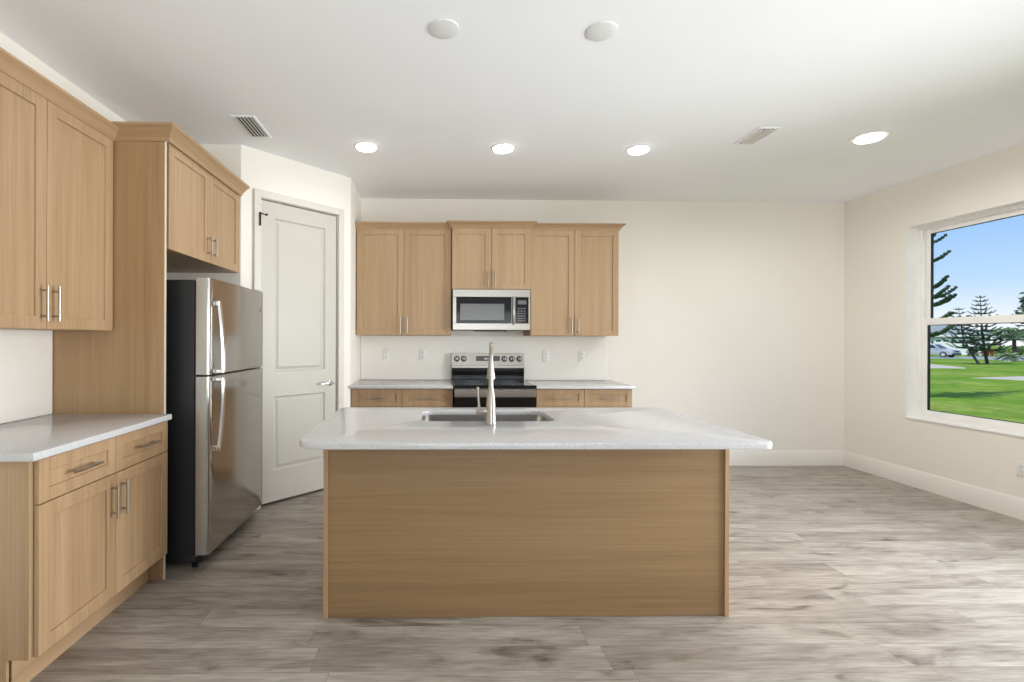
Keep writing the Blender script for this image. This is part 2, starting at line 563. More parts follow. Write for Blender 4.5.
# pantry door: two raised panels
def panel_door():
    d = thing('door_1', (AX, AY, 0), 'tall white two-panel pantry door with lever handle', 'door', DANG, kind='structure')
    x0, x1, z0, z1 = D0 + .011, D1 - .012, 0.022, DH - .013
    st, y0, y1 = 0.112, 0.006, 0.041
    rows = [(z0, 0.27), (0.865, 1.065), (2.30, z1)]
    mb = MB()
    mb.box(x0, x0 + st, y0, y1, z0, z1)
    mb.box(x1 - st, x1, y0, y1, z0, z1)
    for a, b in rows:
        mb.box(x0 + st, x1 - st, y0, y1, a, b)
    for a, b in ((0.27, 0.865), (1.065, 2.30)):
        X0, X1 = x0 + st, x1 - st
        # sunk moulding slope, then raised field
        def ring(i, y):
            return [(X0 + i, y, a + i), (X1 - i, y, a + i), (X1 - i, y, b - i), (X0 + i, y, b - i)]
        rings = [ring(0, y0), ring(.010, y0 + .012), ring(.020, y0 + .012), ring(.040, y0 + .004)]
        vs = [[mb.bm.verts.new(p) for p in r] for r in rings]
        for i in range(3):
            for k in range(4):
                mb.bm.faces.new((vs[i][k], vs[i][(k + 1) % 4], vs[i + 1][(k + 1) % 4], vs[i + 1][k]))
        mb.bm.faces.new(vs[3])
        mb.box(X0, X1, y0 + .02, y1 - .004, a, b)
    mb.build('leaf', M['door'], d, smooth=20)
    hx, hz = x1 - 0.062, 0.945
    mb = MB()
    mb.lathe([(0.027, 0.0), (0.027, 0.006), (0.022, 0.010), (0.011, 0.012), (0.011, 0.046)], (hx, y0, hz), (0, -1, 0))
    mb.tube([(hx + .008, y0 - .046, hz), (hx - .02, y0 - .05, hz), (hx - .06, y0 - .05, hz), (hx - .115, y0 - .046, hz)],
            [0.011, 0.0105, 0.0095, 0.008], 12)
    tag(mb.build('door_handle', M['chrome'], d), label='chrome lever handle')
    for k, hz_ in enumerate((2.262, 1.22, 0.22)):
        mb = MB()
        mb.tube([(x0 - .026, -.031, hz_ - .048), (x0 - .026, -.031, hz_ + .048)], 0.0065, 10)
        mb.tube([(x0 - .026, -.031, hz_ + .048), (x0 - .026, -.031, hz_ + .055)], 0.009, 10)
        h = mb.build('hinge', M['dark_hinge'], d)
        if k == 0:
            tag(h, label='dark hinge with stop pin')
            mb = MB()
            mb.tube([(x0 - .026, -.031, hz_ + .046), (x0 - .008, -.036, hz_ + .046), (x0 + .022, -.036, hz_ + .044)], 0.0045, 8)
            mb.tube([(x0 + .022, -.044, hz_ + .044), (x0 + .022, -.028, hz_ + .044)], 0.009, 10)
            mb.build('stop_pin', M['dark_hinge'], h)
    return d
panel_door()

# baseboards (stepped top)
BH = 0.155
def baseboard(name, prof_axis, a0, a1, wall, sign, label):
    # prof_axis 'x': board runs along y on the wall x = wall; 'y': runs along x
    t = 0.016
    pr = [(0, 0), (t, 0), (t, BH - .022), (t * .6, BH - .008), (t * .45, BH), (0, BH)]
    mb = MB()
    if prof_axis == 'x':
        mb.sweep([[(wall + sign * p, a0, z), (wall + sign * p, a1, z)] for p, z in pr])
    else:
        mb.sweep([[(a0, wall + sign * p, z), (a1, wall + sign * p, z)] for p, z in pr])
    struct(name, mb, M['baseboard'], label)
baseboard('baseboard_back', 'y', 1.885, XR - .0005, YB, -1, 'white baseboard along the back wall')
baseboard('baseboard_right', 'x', 2.73, YB - .0165, XR, -1, 'white baseboard under the window')
baseboard('baseboard_left', 'x', YF, 1.75, XL, 1, 'white baseboard on the left wall')

# added white liner: daylight on the window reveal put into its colour
mb = MB()
mb.box(XR + .001, XR + .104, WY1 - .004, WY1, WZ0 + .008, WZ1)
mb.box(XR + .001, XR + .104, WY0, WY0 + .004, WZ0 + .008, WZ1)
mb.box(XR + .001, XR + .104, WY0 + .004, WY1 - .004, WZ1 - .004, WZ1)
struct('added_reveal_liner', mb, M['vinyl'], 'added white liner around the window, daylight put into its colour')

# window in the right wall
def window():
    w = thing('window_1', (XR, (WY0 + WY1) / 2, WZ0), 'white single-hung window looking onto the lawn', 'window', kind='structure')
    L = -w.location
    xa, xb = XR + .105, XR + .17
    f = 0.034
    mb = MB()
    mb.box(xa, xb, WY0, WY0 + f, WZ0, WZ1, .002)
    mb.box(xa, xb, WY1 - f, WY1, WZ0, WZ1, .002)
    mb.box(xa, xb, WY0 + f, WY1 - f, WZ1 - f, WZ1, .002)
    mb.box(xa, xb, WY0 + f, WY1 - f, WZ0, WZ0 + .03, .002)
    # balance channel ribs on the jambs
    for yy in (WY0 + f, WY1 - f - .008):
        mb.box(xa + .018, xa + .024, yy, yy + .008, WZ0 + .03, WZ1 - f)
    mb.build('window_frame', M['vinyl'], w, L)
    zm0, zm1 = 1.478, 1.538
    sw = 0.048
    y0, y1 = WY0 + f, WY1 - f
    def sash(nm, x0, x1, z0, z1, bot, top):
        mb = MB()
        mb.box(x0, x1, y0, y0 + sw, z0, z1, .003)
        mb.box(x0, x1, y1 - sw, y1, z0, z1, .003)
        mb.box(x0, x1, y0 + sw, y1 - sw, z0, z0 + bot, .003)
        mb.box(x0, x1, y0 + sw, y1 - sw, z1 - top, z1, .003)
        s = mb.build(nm, M['vinyl'], w, L)
        a, b, c, d = y0 + sw, y1 - sw, z0 + bot, z1 - top
        xc = (x0 + x1) / 2
        g = 0.011
        mb = MB()
        mb.box(xc - .008, xc + .008, a, a + g, c, d)
        mb.box(xc - .008, xc + .008, b - g, b, c, d)
        mb.box(xc - .008, xc + .008, a + g, b - g, c, c + .005)
        mb.box(xc - .008, xc + .008, a + g, b - g, d - .005, d)
        tag(mb.build('glazing_spacer', M['spacer'], s, L), label='black glazing spacer')
        tag(MB().box(xc - .002, xc + .002, a + g, b - g, c + .005, d - .005).build('pane', M['glass'], s, L), label='clear glass pane')
        return s
    sash('upper_sash', xa + .034, xa + .058, zm0, WZ1 - f, .055, .04)
    s = sash('lower_sash', xa + .004, xa + .032, WZ0 + .03, zm1, .05, .06)
    mb = MB()
    for yy in (y1 - .16, y0 + .16):
        mb.box(xa - .004, xa + .004, yy - .02, yy + .02, WZ0 + .062, WZ0 + .07, .002)
    mb.build('lift_tab', M['vinyl'], s, L)
    mb = MB()
    mb.box(xa + .018, xa + .028, WY1 - f - .012, WY1 - f, WZ1 - f - .075, WZ1 - f - .02, .003)
    mb.build('balance_shoe', M['vinyl'], w, L)
    mb = MB()
    mb.box(XR - .012, xa, WY0 - .0, WY1 + .0, WZ0 - .004, WZ0 + .008, .002)
    mb.build('window_sill', M['vinyl'], w, L)
window()

# ------------------------------------------------------------------ cabinetry
M['oak_shaded_v'] = wood('shaded_oak_upright_grain', False, *[(c_[0] * .92, c_[1] * .88, c_[2] * .80) for c_ in (WLO, WMI, WHI)])  # same oak as the doors, shade on camera-facing panels put into the colour
M['oak_shaded_h'] = wood('shaded_oak_level_grain', True, *[(c_[0] * .66, c_[1] * .62, c_[2] * .54) for c_ in (WLO, WMI, WHI)])  # island front, with deeper shade painted into the oak
OAK = [M['oak_v'], M['oak_h']]

def shaker(mb, x0, x1, z0, z1, st=0.058, y0=0.0, y1=0.02, level=False):
    """a shaker front: upright stiles, level rails, sunk panel"""
    b = 0.0016
    mb.mi = 0
    mb.box(x0, x0 + st, y0, y1, z0, z1, b)
    mb.box(x1 - st, x1, y0, y1, z0, z1, b)
    mb.mi = 1
    mb.box(x0 + st, x1 - st, y0, y1, z0, z0 + st, b)
    mb.box(x0 + st, x1 - st, y0, y1, z1 - st, z1, b)
    mb.mi = 1 if level else 0
    mb.box(x0 + st - .001, x1 - st + .001, y0 + .009, y1 - .002, z0 + st - .001, z1 - st + .001)
    mb.mi = 0

def pull(parent, cx, cz, length, upright, y=0.0):
    mb = MB()
    r, so = 0.0058, 0.032
    h = length / 2
    k = h * 0.72
    if upright:
        mb.tube([(cx, y - so, cz - h), (cx, y - so, cz + h)], r, 12)
        for s in (-k, k):
            mb.tube([(cx, y, cz + s), (cx, y - so, cz + s)], r * .85, 10)
    else:
        mb.tube([(cx - h, y - so, cz), (cx + h, y - so, cz)], r, 12)
        for s in (-k, k):
            mb.tube([(cx + s, y, cz), (cx + s, y - so, cz)], r * .85, 10)
    return mb.build('handle', M['nickel'], parent)

CROWN = [(0.0, 0.0), (0.006, 0.0), (0.008, 0.012), (0.016, 0.026), (0.030, 0.046), (0.044, 0.060), (0.050, 0.064), (0.050, 0.078), (0.0, 0.078)]
def crown(parent, w, z, left, right, height=0.078, out=0.05, y_front=0.0):
    ky, ko = height / 0.078, out / 0.05
    paths = []
    for o_, h_ in CROWN:
        o_ *= ko
        p = []
        if left is not None:
            p += [(-o_, left, z + h_ * ky), (-o_, y_front - o_, z + h_ * ky)]
        else:
            p += [(0.0, y_front - o_, z + h_ * ky)]
        if right is not None:
            p += [(w + o_, y_front - o_, z + h_ * ky), (w + o_, right, z + h_ * ky)]
        else:
            p += [(w, y_front - o_, z + h_ * ky)]
        paths.append(p)
    return MB().sweep(paths).build('crown_molding', M['oak_h'], parent, smooth=25)

def upper_cabinet(loc, rz, w, h, d, label, group, pull_z=0.11, pull_len=0.16, crown_args=None, lo=0.0, door_x0=0.003, door_x1=None, door_top=0.0):
    c = thing('wall_cabinet', loc, label, 'cabinet', rz, group)
    MB().box(0, w, 0.022, d, 0, h, .001).build('body', M['oak_v'], c)
    x1 = w - 0.003 if door_x1 is None else door_x1
    mid = (door_x0 + x1) / 2
    for i, (a, b) in enumerate(((door_x0, mid - .0015), (mid + .0015, x1))):
        mb = MB()
        shaker(mb, a, b, lo, h - .004 - door_top)
        dr = mb.build('door', OAK, c)
        pull(dr, (b - .032) if i == 0 else (a + .032), pull_z, pull_len, True)
    if crown_args:
        crown(c, w, h - .008, **crown_args)
    return c

def base_cabinet(loc, rz, w, h, d, label, group, toe=0.15, toe_in=0.10, drawer=0.165, panel_side=False):
    c = thing('base_cabinet', loc, label, 'cabinet', rz, group)
    MB().box(0, w, 0.022, d, toe, h, .001).build('body', M['oak_v'], c)
    tag(MB().box(0.0 if not panel_side else .012, w, toe_in, toe_in + .018, 0, toe).build('toe_kick', M['oak_h'], c))
    if panel_side:
        mb = MB()
        mb.box(-.012, -.0004, .024, d, toe, h)
        mb.box(-.012, -.0004, toe_in + .0, d, 0, toe)
        mb.build('end_panel', M['oak_v'], c)
    zt = h - .006
    zb = zt - drawer
    mid = w / 2
    for i, (a, b) in enumerate(((.003, mid - .0015), (mid + .0015, w - .003))):
        mb = MB()
        shaker(mb, a, b, zb, zt, st=0.05)
        dr = mb.build('drawer', OAK, c)
        pull(dr, (a + b) / 2, (zb + zt) / 2, 0.16, False)
        mb = MB()
        shaker(mb, a, b, toe + .002, zb - .004)
        do = mb.build('door', OAK, c)
        pull(do, (b - .032) if i == 0 else (a + .032), zb - .004 - .115, 0.16, True)
    return c

# left run (fronts face +x)
Q = PI / 2
base_cabinet((-1.450, 1.797, 0), Q, 0.870, 0.885, -1.450 - XL - .002,
             'light oak base cabinet under the left countertop, two drawers over two doors', None, toe=0.148, toe_in=.105, panel_side=True)
upper_cabinet((-1.75, 1.757, 1.372), Q, 0.908, 1.048, -1.75 - XL - .002,
              'light oak wall cabinet above the left countertop, cut by the photo edge', None, pull_z=0.115,
              crown_args=dict(left=None, right=None, height=.066, out=.045))
# worktop, left
def slab(name, poly, z0, z1, label, cut=None):
    cx = sum(p[0] for p in poly) / len(poly)
    cy = sum(p[1] for p in poly) / len(poly)
    mb = MB()
    P2 = [(x - cx, y - cy) for x, y in poly]
    if cut is None:
        mb.prism(P2, 0, z1 - z0)
    else:
        C2 = [(x - cx, y - cy) for x, y in cut]
        bm = mb.bm
        for z in (0.0, z1 - z0):
            vo = [bm.verts.new((x, y, z)) for x, y in P2]
            vi = [bm.verts.new((x, y, z)) for x, y in C2]
            es = [bm.edges.new((vo[i], vo[(i + 1) % len(vo)])) for i in range(len(vo))]
            es += [bm.edges.new((vi[i], vi[(i + 1) % len(vi)])) for i in range(len(vi))]
            bmesh.ops.triangle_fill(bm, use_beauty=True, use_dissolve=False, edges=es)
            if z == 0.0:
                lo_o, lo_i = vo, vi
        for a, b in ((lo_o, vo), (lo_i, vi)):
            for i in range(len(a)):
                j = (i + 1) % len(a)
                bm.faces.new((a[i], a[j], b[j], b[i]))
    # ease the edges between the faces and the rim
    bmesh.ops.recalc_face_normals(mb.bm, faces=mb.bm.faces[:])
    sharp = [e_ for e_ in mb.bm.edges if len(e_.link_faces) == 2 and e_.calc_face_angle(0) > math.radians(60)
             and abs(e_.verts[0].co.z - e_.verts[1].co.z) < 1e-6]
    bmesh.ops.bevel(mb.bm, geom=sharp, offset=0.003, segments=2, profile=0.5, affect='EDGES')
    o = mb.build(name, M['quartz'])
    o.location = (cx, cy, z0)
    return tag(o, label, 'countertop')

slab('countertop', [(XL + .012, 1.748), (-1.430, 1.748), (-1.430, 2.667), (XL + .012, 2.667)], .8855, .916,
     'white quartz countertop on the left base cabinet beside the refrigerator panel')
tag(place(MB().box(0, .011, -.452, .462, 0, .455, .001).build('backsplash', M['backsplash']), (XL + .0005, 2.205, .9165)),
    'plain white backsplash on the left wall under the cut-off wall cabinet', 'backsplash')

# refrigerator surround: tall end panel + over-refrigerator cabinet
tp = thing('refrigerator_end_panel', (XL + .002, 2.672, 0), 'tall light oak end panel standing between left countertop and refrigerator', 'panel')
MB().box(0, .611, 0, .018, 0, 2.43, .001).build('panel', M['oak_shaded_v'], tp)
tag(MB().box(.6112, .613, 0, .018, 0, 2.43).build('edge_band', M['edge'], tp), label='pale edge band')
c = upper_cabinet((-1.468, 2.692, 1.83), Q, 0.985, 0.60, -1.468 - XL - .004,
                  'light oak wall cabinet over the refrigerator', None, pull_z=0.105, pull_len=0.13,
                  door_x0=0.012, door_top=0.0)
# its crown wraps the end panel on the near side
paths = []
for o_, h_ in CROWN:
    z = 0.60 - .014 + h_ * 1.1
    paths.append([(-.0205 - o_, .278, z), (-.0205 - o_, -.012 - o_, z), (.985 + o_ * .75, -.012 - o_, z)])
MB().sweep(paths).build('crown_molding', M['oak_h'], c, smooth=25)

# ------------------------------------------------------------------ refrigerator (front faces +x)
def refrigerator():
    r = thing('refrigerator', (-1.28, 2.775, 0), 'stainless top-freezer refrigerator with black sides beside the oak end panel', 'refrigerator', Q)
    w, top, split, bot = 0.885, 1.68, 1.117, 0.088
    th = 0.072                                # door thickness; local y=0 door face, +y to the wall
    mb = MB()
    mb.box(.004, w - .004, th + .012, .775, .045, top - .012, .004)
    mb.box(.012, w - .012, th, th + .012, .09, top - .03)
    mb.build('body', M['black_metal'], r)
    def door(nm, z0, z1):
        # slightly bowed front skin with edge returns
        mb = MB()
        n = 12
        front = []
        for i in range(n + 1):
            t = i / n
            bow = 0.007 * (1 - (2 * t - 1) ** 2)
            front.append((.0 + w * t, -bow))
        e_ = .012
        prof = [(0, th), (0, e_)]
        prof += [(.0025, .004)]
        prof += [(max(.008, min(w - .008, x)), y) for x, y in front]
        prof += [(w - .0025, .004), (w, e_), (w, th)]
        lo = [mb.bm.verts.new((x, y, z0)) for x, y in prof]
        hi = [mb.bm.verts.new((x, y, z1)) for x, y in prof]
        k = len(prof)
        for i in range(k):
            j = (i + 1) % k
            f = mb.bm.faces.new((lo[i], lo[j], hi[j], hi[i]))
            f.material_index = 0 if 1 <= i < k - 2 else 1
        f = mb.bm.faces.new(lo[::-1]); f.material_index = 1
        f = mb.bm.faces.new(hi); f.material_index = 1
        return mb.build(nm, [M['fridge_steel'], M['steel_edge']], r, smooth=40)
    fz = door('freezer_door', split + .006, top)
    fd = door('fresh_food_door', bot, split - .006)
    def handle(parent, z_far, z_near):
        # flat curved bar: foot at z_far, swelling away from the door toward the split
        hx = 0.068
        sgn = 1 if z_near > z_far else -1
        L = abs(z_near - z_far)
        pts = []
        for i in range(15):
            t = i / 14
            z = z_far + sgn * L * t
            y = -(0.032 + 0.026 * math.sin(min(1, t * 1.05) * PI / 2))
            pts.append((y, z))
        mb = MB()
        wd, tk = 0.017, 0.012
        rows = []
        for y, z in pts:
            rows.append([(hx - wd, y + tk * .4, z), (hx - wd * .7, y - tk * .6, z), (hx + wd * .7, y - tk * .6, z), (hx + wd, y + tk * .4, z), (hx, y + tk, z)])
        mb.sweep([[row[k] for row in rows] for k in range(5)])
        mb.box(hx - wd, hx + wd, pts[0][0] - .004, .0, z_far - .012 if sgn < 0 else z_far - .02, z_far + .02 if sgn < 0 else z_far + .012, .004)
        zn = z_near
        mb.box(hx - wd, hx + wd, pts[-1][0] - .004, .0, zn - (.006 if sgn > 0 else .018), zn + (.018 if sgn > 0 else .006), .004)
        tag(mb.build('handle', M['chrome'], parent), label='curved silver door handle')
    handle(fz, 1.532, split + .03)
    handle(fd, 0.690, split - .03)
    tag(MB().lathe([(.014, 0), (.014, .0025), (.012, .003)], (w - .055, -.002, 1.545), (0, -1, 0), 20).build('round_badge', M['nickel'], fz))
    mb = MB()
    mb.box(.03, w - .03, th * .6, th + .05, .045, bot - .002, .003)
    mb.build('toe_grille', M['black_plastic'], r)
    for x in (.055, w - .055):
        MB().lathe([(.018, 0), (.018, .02), (.009, .025), (.009, .046)], (x, th + .03, 0), seg=14).build('foot', M['black_plastic'], r)
        MB().lathe([(.018, 0), (.018, .02), (.009, .025), (.009, .046)], (x, .7, 0), seg=14).build('foot', M['black_plastic'], r)
    for z in (top, split):
        mb = MB()
        mb.box(w - .09, w - .012, .012, th + .05, z - .004, z + (.014 if z == top else .004), .003)
        mb.build('hinge_cover', M['steel_edge'], r)
    tag(MB().lathe([(.006, 0), (.006, .01)], (.012, th + .006, .078), (0, -1, 0), 10).build('hinge_pin', M['chrome'], r))
refrigerator()

# ------------------------------------------------------------------ back wall run
g = None
upper_cabinet((-0.742, 4.71, 1.372), 0, 0.930, 1.045, YB - 4.71 - .002, 'light oak wall cabinet left of the microwave', g,
              pull_z=.10, crown_args=dict(left=None, right=None, height=.062))
upper_cabinet((0.191, 4.665, 1.822), 0, 0.772, 0.598, YB - 4.665 - .002, 'short light oak wall cabinet directly above the microwave', g,
              pull_z=.10, crown_args=dict(left=.044, right=.044, height=.064))
upper_cabinet((0.966, 4.71, 1.372), 0, 0.878, 1.045, YB - 4.71 - .002, 'light oak wall cabinet right of the microwave, exposed on its right side', g,
              pull_z=.10, crown_args=dict(left=None, right=YB - 4.71 - .002, height=.062))
base_cabinet((-0.746, 4.442, 0), 0, 0.942, 0.878, YB - 4.442 - .002, 'light oak base cabinet left of the range behind the island', g, toe=.11)
base_cabinet((0.970, 4.442, 0), 0, 0.900, 0.878, YB - 4.442 - .002, 'light oak base cabinet right of the range behind the island', g, toe=.11)
slab('countertop', [(BX + .001, YB - .012), (BX + .001, 4.417), (-.780, 4.417), (-.780, 4.408), (-.776, 4.402), (-.770, 4.40), (.197, 4.40), (.197, YB - .012)], .8785, .906,
     'white quartz countertop left of the range against the pantry wall')
slab('countertop', [(.966, 4.40), (1.872, 4.40), (1.882, 4.404), (1.886, 4.414), (1.886, YB - .012), (.966, YB - .012)], .8785, .906,
     'white quartz countertop right of the range with a free right end')
tag(place(MB().box(-1.292, 1.292, -.011, 0, 0, .461, .001).build('backsplash', M['backsplash']), (.547, YB - .0005, .9075)),
    'plain white backsplash on the range wall under the wall cabinets', 'backsplash')

# range
def kitchen_range():
    r = thing('range', (.583, 4.385, 0), 'freestanding stainless electric range with black glass top and backguard knobs', 'stove')
    hw = .378
    mb = MB()
    mb.box(-hw + .004, hw - .004, .04, .655, .03, .892, .003)
    mb.build('body', M['black_metal'], r)
    mb = MB()
    mb.box(-hw, hw, -.005, .60, .892, .912, .004)
    ck = mb.build('cooktop', M['black_glass'], r)
    for x, y, rr in ((-.18, .14, .10), (.18, .14, .115), (-.18, .43, .08), (.18, .43, .08)):
        MB().lathe([(rr, 0), (rr, .0005), (rr - .003, .0006)], (x, y, .912), seg=32).build('burner_ring', M['mw_window'], ck)
    # backguard: stainless panel above a black glass step
    mb = MB()
    mb.box(-hw, hw, .60, .655, .912, 1.06, .003)
    mb.box(-hw + .004, hw - .004, .592, .602, 1.0, 1.006)
    mb.build('backguard_riser', M['black_glass'], r)
    mb = MB()
    mb.prism([(.595, 1.062), (.66, 1.062), (.66, 1.187), (.612, 1.187)], -hw, hw, 'x')
    bg = mb.build('backguard', M['steel'], r)
    tag(MB().box(-hw, hw, .588, .60, 1.035, 1.062, .003).build('backguard_lip', M['steel'], r))
    nrm = Vector((0, -.99, .135)).normalized()
    def yf(z):
        return .595 + (z - 1.062) * .017 / .125
    for x in (-.324, -.252, .170, .249, .328):
        z = 1.13
        mb = MB()
        mb.lathe([(.030, 0), (.030, .004), (.026, .006)], (x, yf(z), z), nrm, 20)
        mb.mi = 1
        mb.lathe([(.021, .006), (.020, .026), (.017, .030)], (x, yf(z), z), nrm, 20)
        mb.box(x - .004, x + .004, yf(z) - .036, yf(z) - .026, z - .018, z + .022, .001)
        kb = mb.build('knob', [M['black_plastic'], M['steel']], bg)
    mb = MB()
    mb.box(-.124, .124, -.003, .006, -.030, .030, .001)
    dp = mb.build('display', M['black_glass'], bg)
    dp.location = (0, yf(1.13), 1.13)
    mb = MB()
    for i, x in enumerate((-.03, -.012, .012, .03)):
        mb.box(x - .005, x + .005, -.0036, -.003, -.008, .010)
    d2 = mb.build('clock_digits', M['display'], dp)
    # oven door
    mb = MB()
    mb.box(-hw + .002, hw - .002, .0, .04, .80, .880, .004)
    dr = mb.build('oven_door', M['steel'], r)
    MB().box(-hw + .002, hw - .002, .0, .04, .21, .799, .004).build('door_glass', M['black_glass'], dr)
    mb = MB()
    mb.tube([(-.345, -.045, .655), (.345, -.045, .655)], .0125, 14)
    for x in (-.33, .33):
        mb.tube([(x, .002, .655), (x, -.045, .655)], .010, 12)
    mb.build('handle', M['steel'], dr)
    for k in range(6):
        x = -.25 + .1 * k
        tag(MB().box(x - .03, x + .03, -.0008, .002, .868, .873).build('vent_slot', M['slot'], dr), label='dark vent slot')
    dw = MB().box(-hw + .002, hw - .002, .0, .04, .045, .204, .004).build('storage_drawer', M['steel'], r)
    for x in (-.33, .33):
        for y in (.10, .60):
            MB().lathe([(.016, 0), (.016, .032)], (x, y, 0), seg=12).build('foot', M['black_plastic'], r)
kitchen_range()

# over-the-range microwave
def microwave():
    m = thing('microwave', (.577, 4.645, 1.412), 'stainless over-the-range microwave mounted under the short wall cabinet', 'microwave')
    hw, h, d = .377, .406, YB - 4.645 - .003
    MB().box(-hw, hw, .03, d, .012, h, .003).build('body', M['black_metal'], m)
    mb = MB()
    # stainless door frame: top band, bottom band, left strip
    x1 = .205
    mb.box(-hw, hw, 0, .03, h - .075, h, .003)
    mb.box(-hw, hw, 0, .03, .012, .078, .003)
    mb.box(-hw, -hw + .035, 0, .03, .078, h - .075, .002)
    mb.box(hw - .018, hw, 0, .03, .078, h - .075, .002)
    dr = mb.build('door', M['steel'], m)
    MB().box(-hw + .035, x1 - .012, .003, .03, .078, h - .075, .001).build('door_glass', M['black_glass'], dr)
    tag(MB().box(-hw + .072, x1 - .082, .0018, .006, .108, h - .140, .0005).build('viewing_window', M['mw_window'], dr), label='grey mesh viewing window')
    mb = MB()
    mb.box(x1 - .012, x1 + .026, .0, .03, .078, h - .075)
    pts = []
    for i in range(9):
        t = i / 8
        pts.append((x1 + .007, -.012 - .020 * math.sin(PI * t), .070 + (h - .14) * t))
    for a, b in zip(pts[:-1], pts[1:]):
        pass
    mb.sweep([[(p[0] + dx, p[1] + dy, p[2]) for p in pts] for dx, dy in ((-.013, .004), (-.010, -.006), (.010, -.006), (.013, .004))])
    mb.box(x1 - .006, x1 + .020, -.016, .002, .064, .084, .003)
    mb.box(x1 - .006, x1 + .020, -.016, .002, h - .084, h - .064, .003)
    mb.build('handle', M['steel'], dr)
    cp = MB().box(x1 + .026, hw - .018, .002, .03, .078, h - .075, .001).build('control_panel', M['black_glass'], m)
    mb = MB()
    for r_ in range(6):
        for c_ in range(3):
            x = x1 + .058 + c_ * .028
            z = .096 + r_ * .024
            mb.box(x - .009, x + .009, .0010, .003, z, z + .012, .0004)
    mb.build('buttons', M['mw_window'], cp)
    MB().box(x1 + .05, hw - .04, .0010, .003, .262, .300, .0004).build('display', M['mw_window'], cp)
    mb = MB()
    mb.box(-.16, .16, .05, .20, .0, .0125, .002)
    mb.build('vent_grille', M['black_plastic'], m)
    for s in (-1, 1):
        mb = MB()
        mb.lathe([(.085, 0.0), (.08, -.004), (.04, -.008)], (s * .255, .12, .0125), seg=24)
        mb.build('lamp_lens', M['steel'], m)
microwave()

# outlets
def outlet(loc, rz, label, rocker=False, group=None):
    o = thing('wall_outlet', loc, label, 'outlet', rz, group)
    MB().box(-.036, .036, -.006, 0, -.058, .058, .003, 2).build('cover_plate', M['white_plastic'], o)
    if rocker:
        MB().box(-.017, .017, -.010, -.005, -.034, .034, .002).build('rocker', M['white_plastic'], o)
    else:
        for z in (-.02, .02):
            mb = MB()
            mb.lathe([(.0165, 0), (.0165, .003), (.015, .0035)], (0, -.005, z), (0, -1, 0), 20)
            s = mb.build('socket', M['white_plastic'], o)
            mb = MB()
            for x in (-.006, .006):
                mb.box(x - .0013, x + .0013, -.0090, -.008, z - .001, z + .008)
            mb.lathe([(.0022, 0), (.0022, .0008)], (0, -.0083, z - .007), (0, -1, 0), 10)
            mb.build('slots', M['slot'], s)
    return o
YS = YB - .0118
outlet((-.478, YS, 1.17), 0, 'white wall outlet nearest the pantry wall, above the left back countertop')
outlet((-.094, YS, 1.17), 0, 'white wall outlet just left of the range, above the left back countertop')
outlet((1.200, YS, 1.16), 0, 'white wall outlet just right of the range, above the right back countertop')
outlet((1.583, YS, 1.16), 0, 'white wall outlet farthest right on the backsplash, above the right back countertop')
outlet((XR - .0003, 3.505, .375), -PI / 2, 'white wall outlet low on the wall under the window')

# ------------------------------------------------------------------ island
def island():
    x0, x1, yf_, yb_ = -.512, 1.433, 2.285, 3.040
    cx = (x0 + x1) / 2
    r = thing('kitchen_island', (cx, yf_, 0), 'light oak kitchen island base under the large white countertop', 'island')
    a, b = x0 - cx, x1 - cx
    H = .867
    d = yb_ - yf_
    MB().box(a + .0205, b - .0205, .010, .028, 0.002, H, .0005).build('back_panel', M['oak_shaded_h'], r)
    for lo, hi in ((a, a + .02), (b - .02, b)):
        MB().box(lo, hi, 0, d, 0, H, .0008).build('end_panel', M['oak_shaded_v'], r)
    MB().box(a + .0205, b - .0205, .029, d - .024, .11, .128).build('floor_deck', M['oak_h'], r)
    MB().box(a + .0205, b - .0205, d - .10, d - .084, 0, .109).build('toe_kick', M['oak_h'], r)
    n = 4
    wseg = (b - a - .041) / n
    for i in range(n):
        p, q = a + .0205 + wseg * i + .0015, a + .0205 + wseg * (i + 1) - .0015
        mb = MB()
        shaker(mb, -q, -p, .115, H - .006)
        o = mb.build('door', OAK, r)
        o.rotation_euler = (0, 0, PI)
        o.location = (0, d, 0)
        pull(o, (-p - .035) if i % 2 else (-q + .035), H - .13, .16, True)
island()

def rounded(x0, x1, y0, y1, rad, n=8):
    # rad: radii at (x0,y0) (x1,y0) (x1,y1) (x0,y1)
    out = []
    for (cx, cy, r, a0) in ((x0 + rad[0], y0 + rad[0], rad[0], PI), (x1 - rad[1], y0 + rad[1], rad[1], 1.5 * PI),
                            (x1 - rad[2], y1 - rad[2], rad[2], 0), (x0 + rad[3], y1 - rad[3], rad[3], .5 * PI)):
        for i in range(n + 1):
            t = a0 + (PI / 2) * i / n
            out.append((cx + r * math.cos(t), cy + r * math.sin(t)))
    return out
SX0, SX1, SY0, SY1 = -.055, .672, 2.558, 2.945
slab('countertop', rounded(-.575, 1.475, 2.015, 3.080, (.10, .055, .05, .05)), .8675, .895,
     'large white quartz island countertop with rounded corners and a sink cutout',
     cut=rounded(SX0, SX1, SY0, SY1, (.07, .07, .07, .07)))

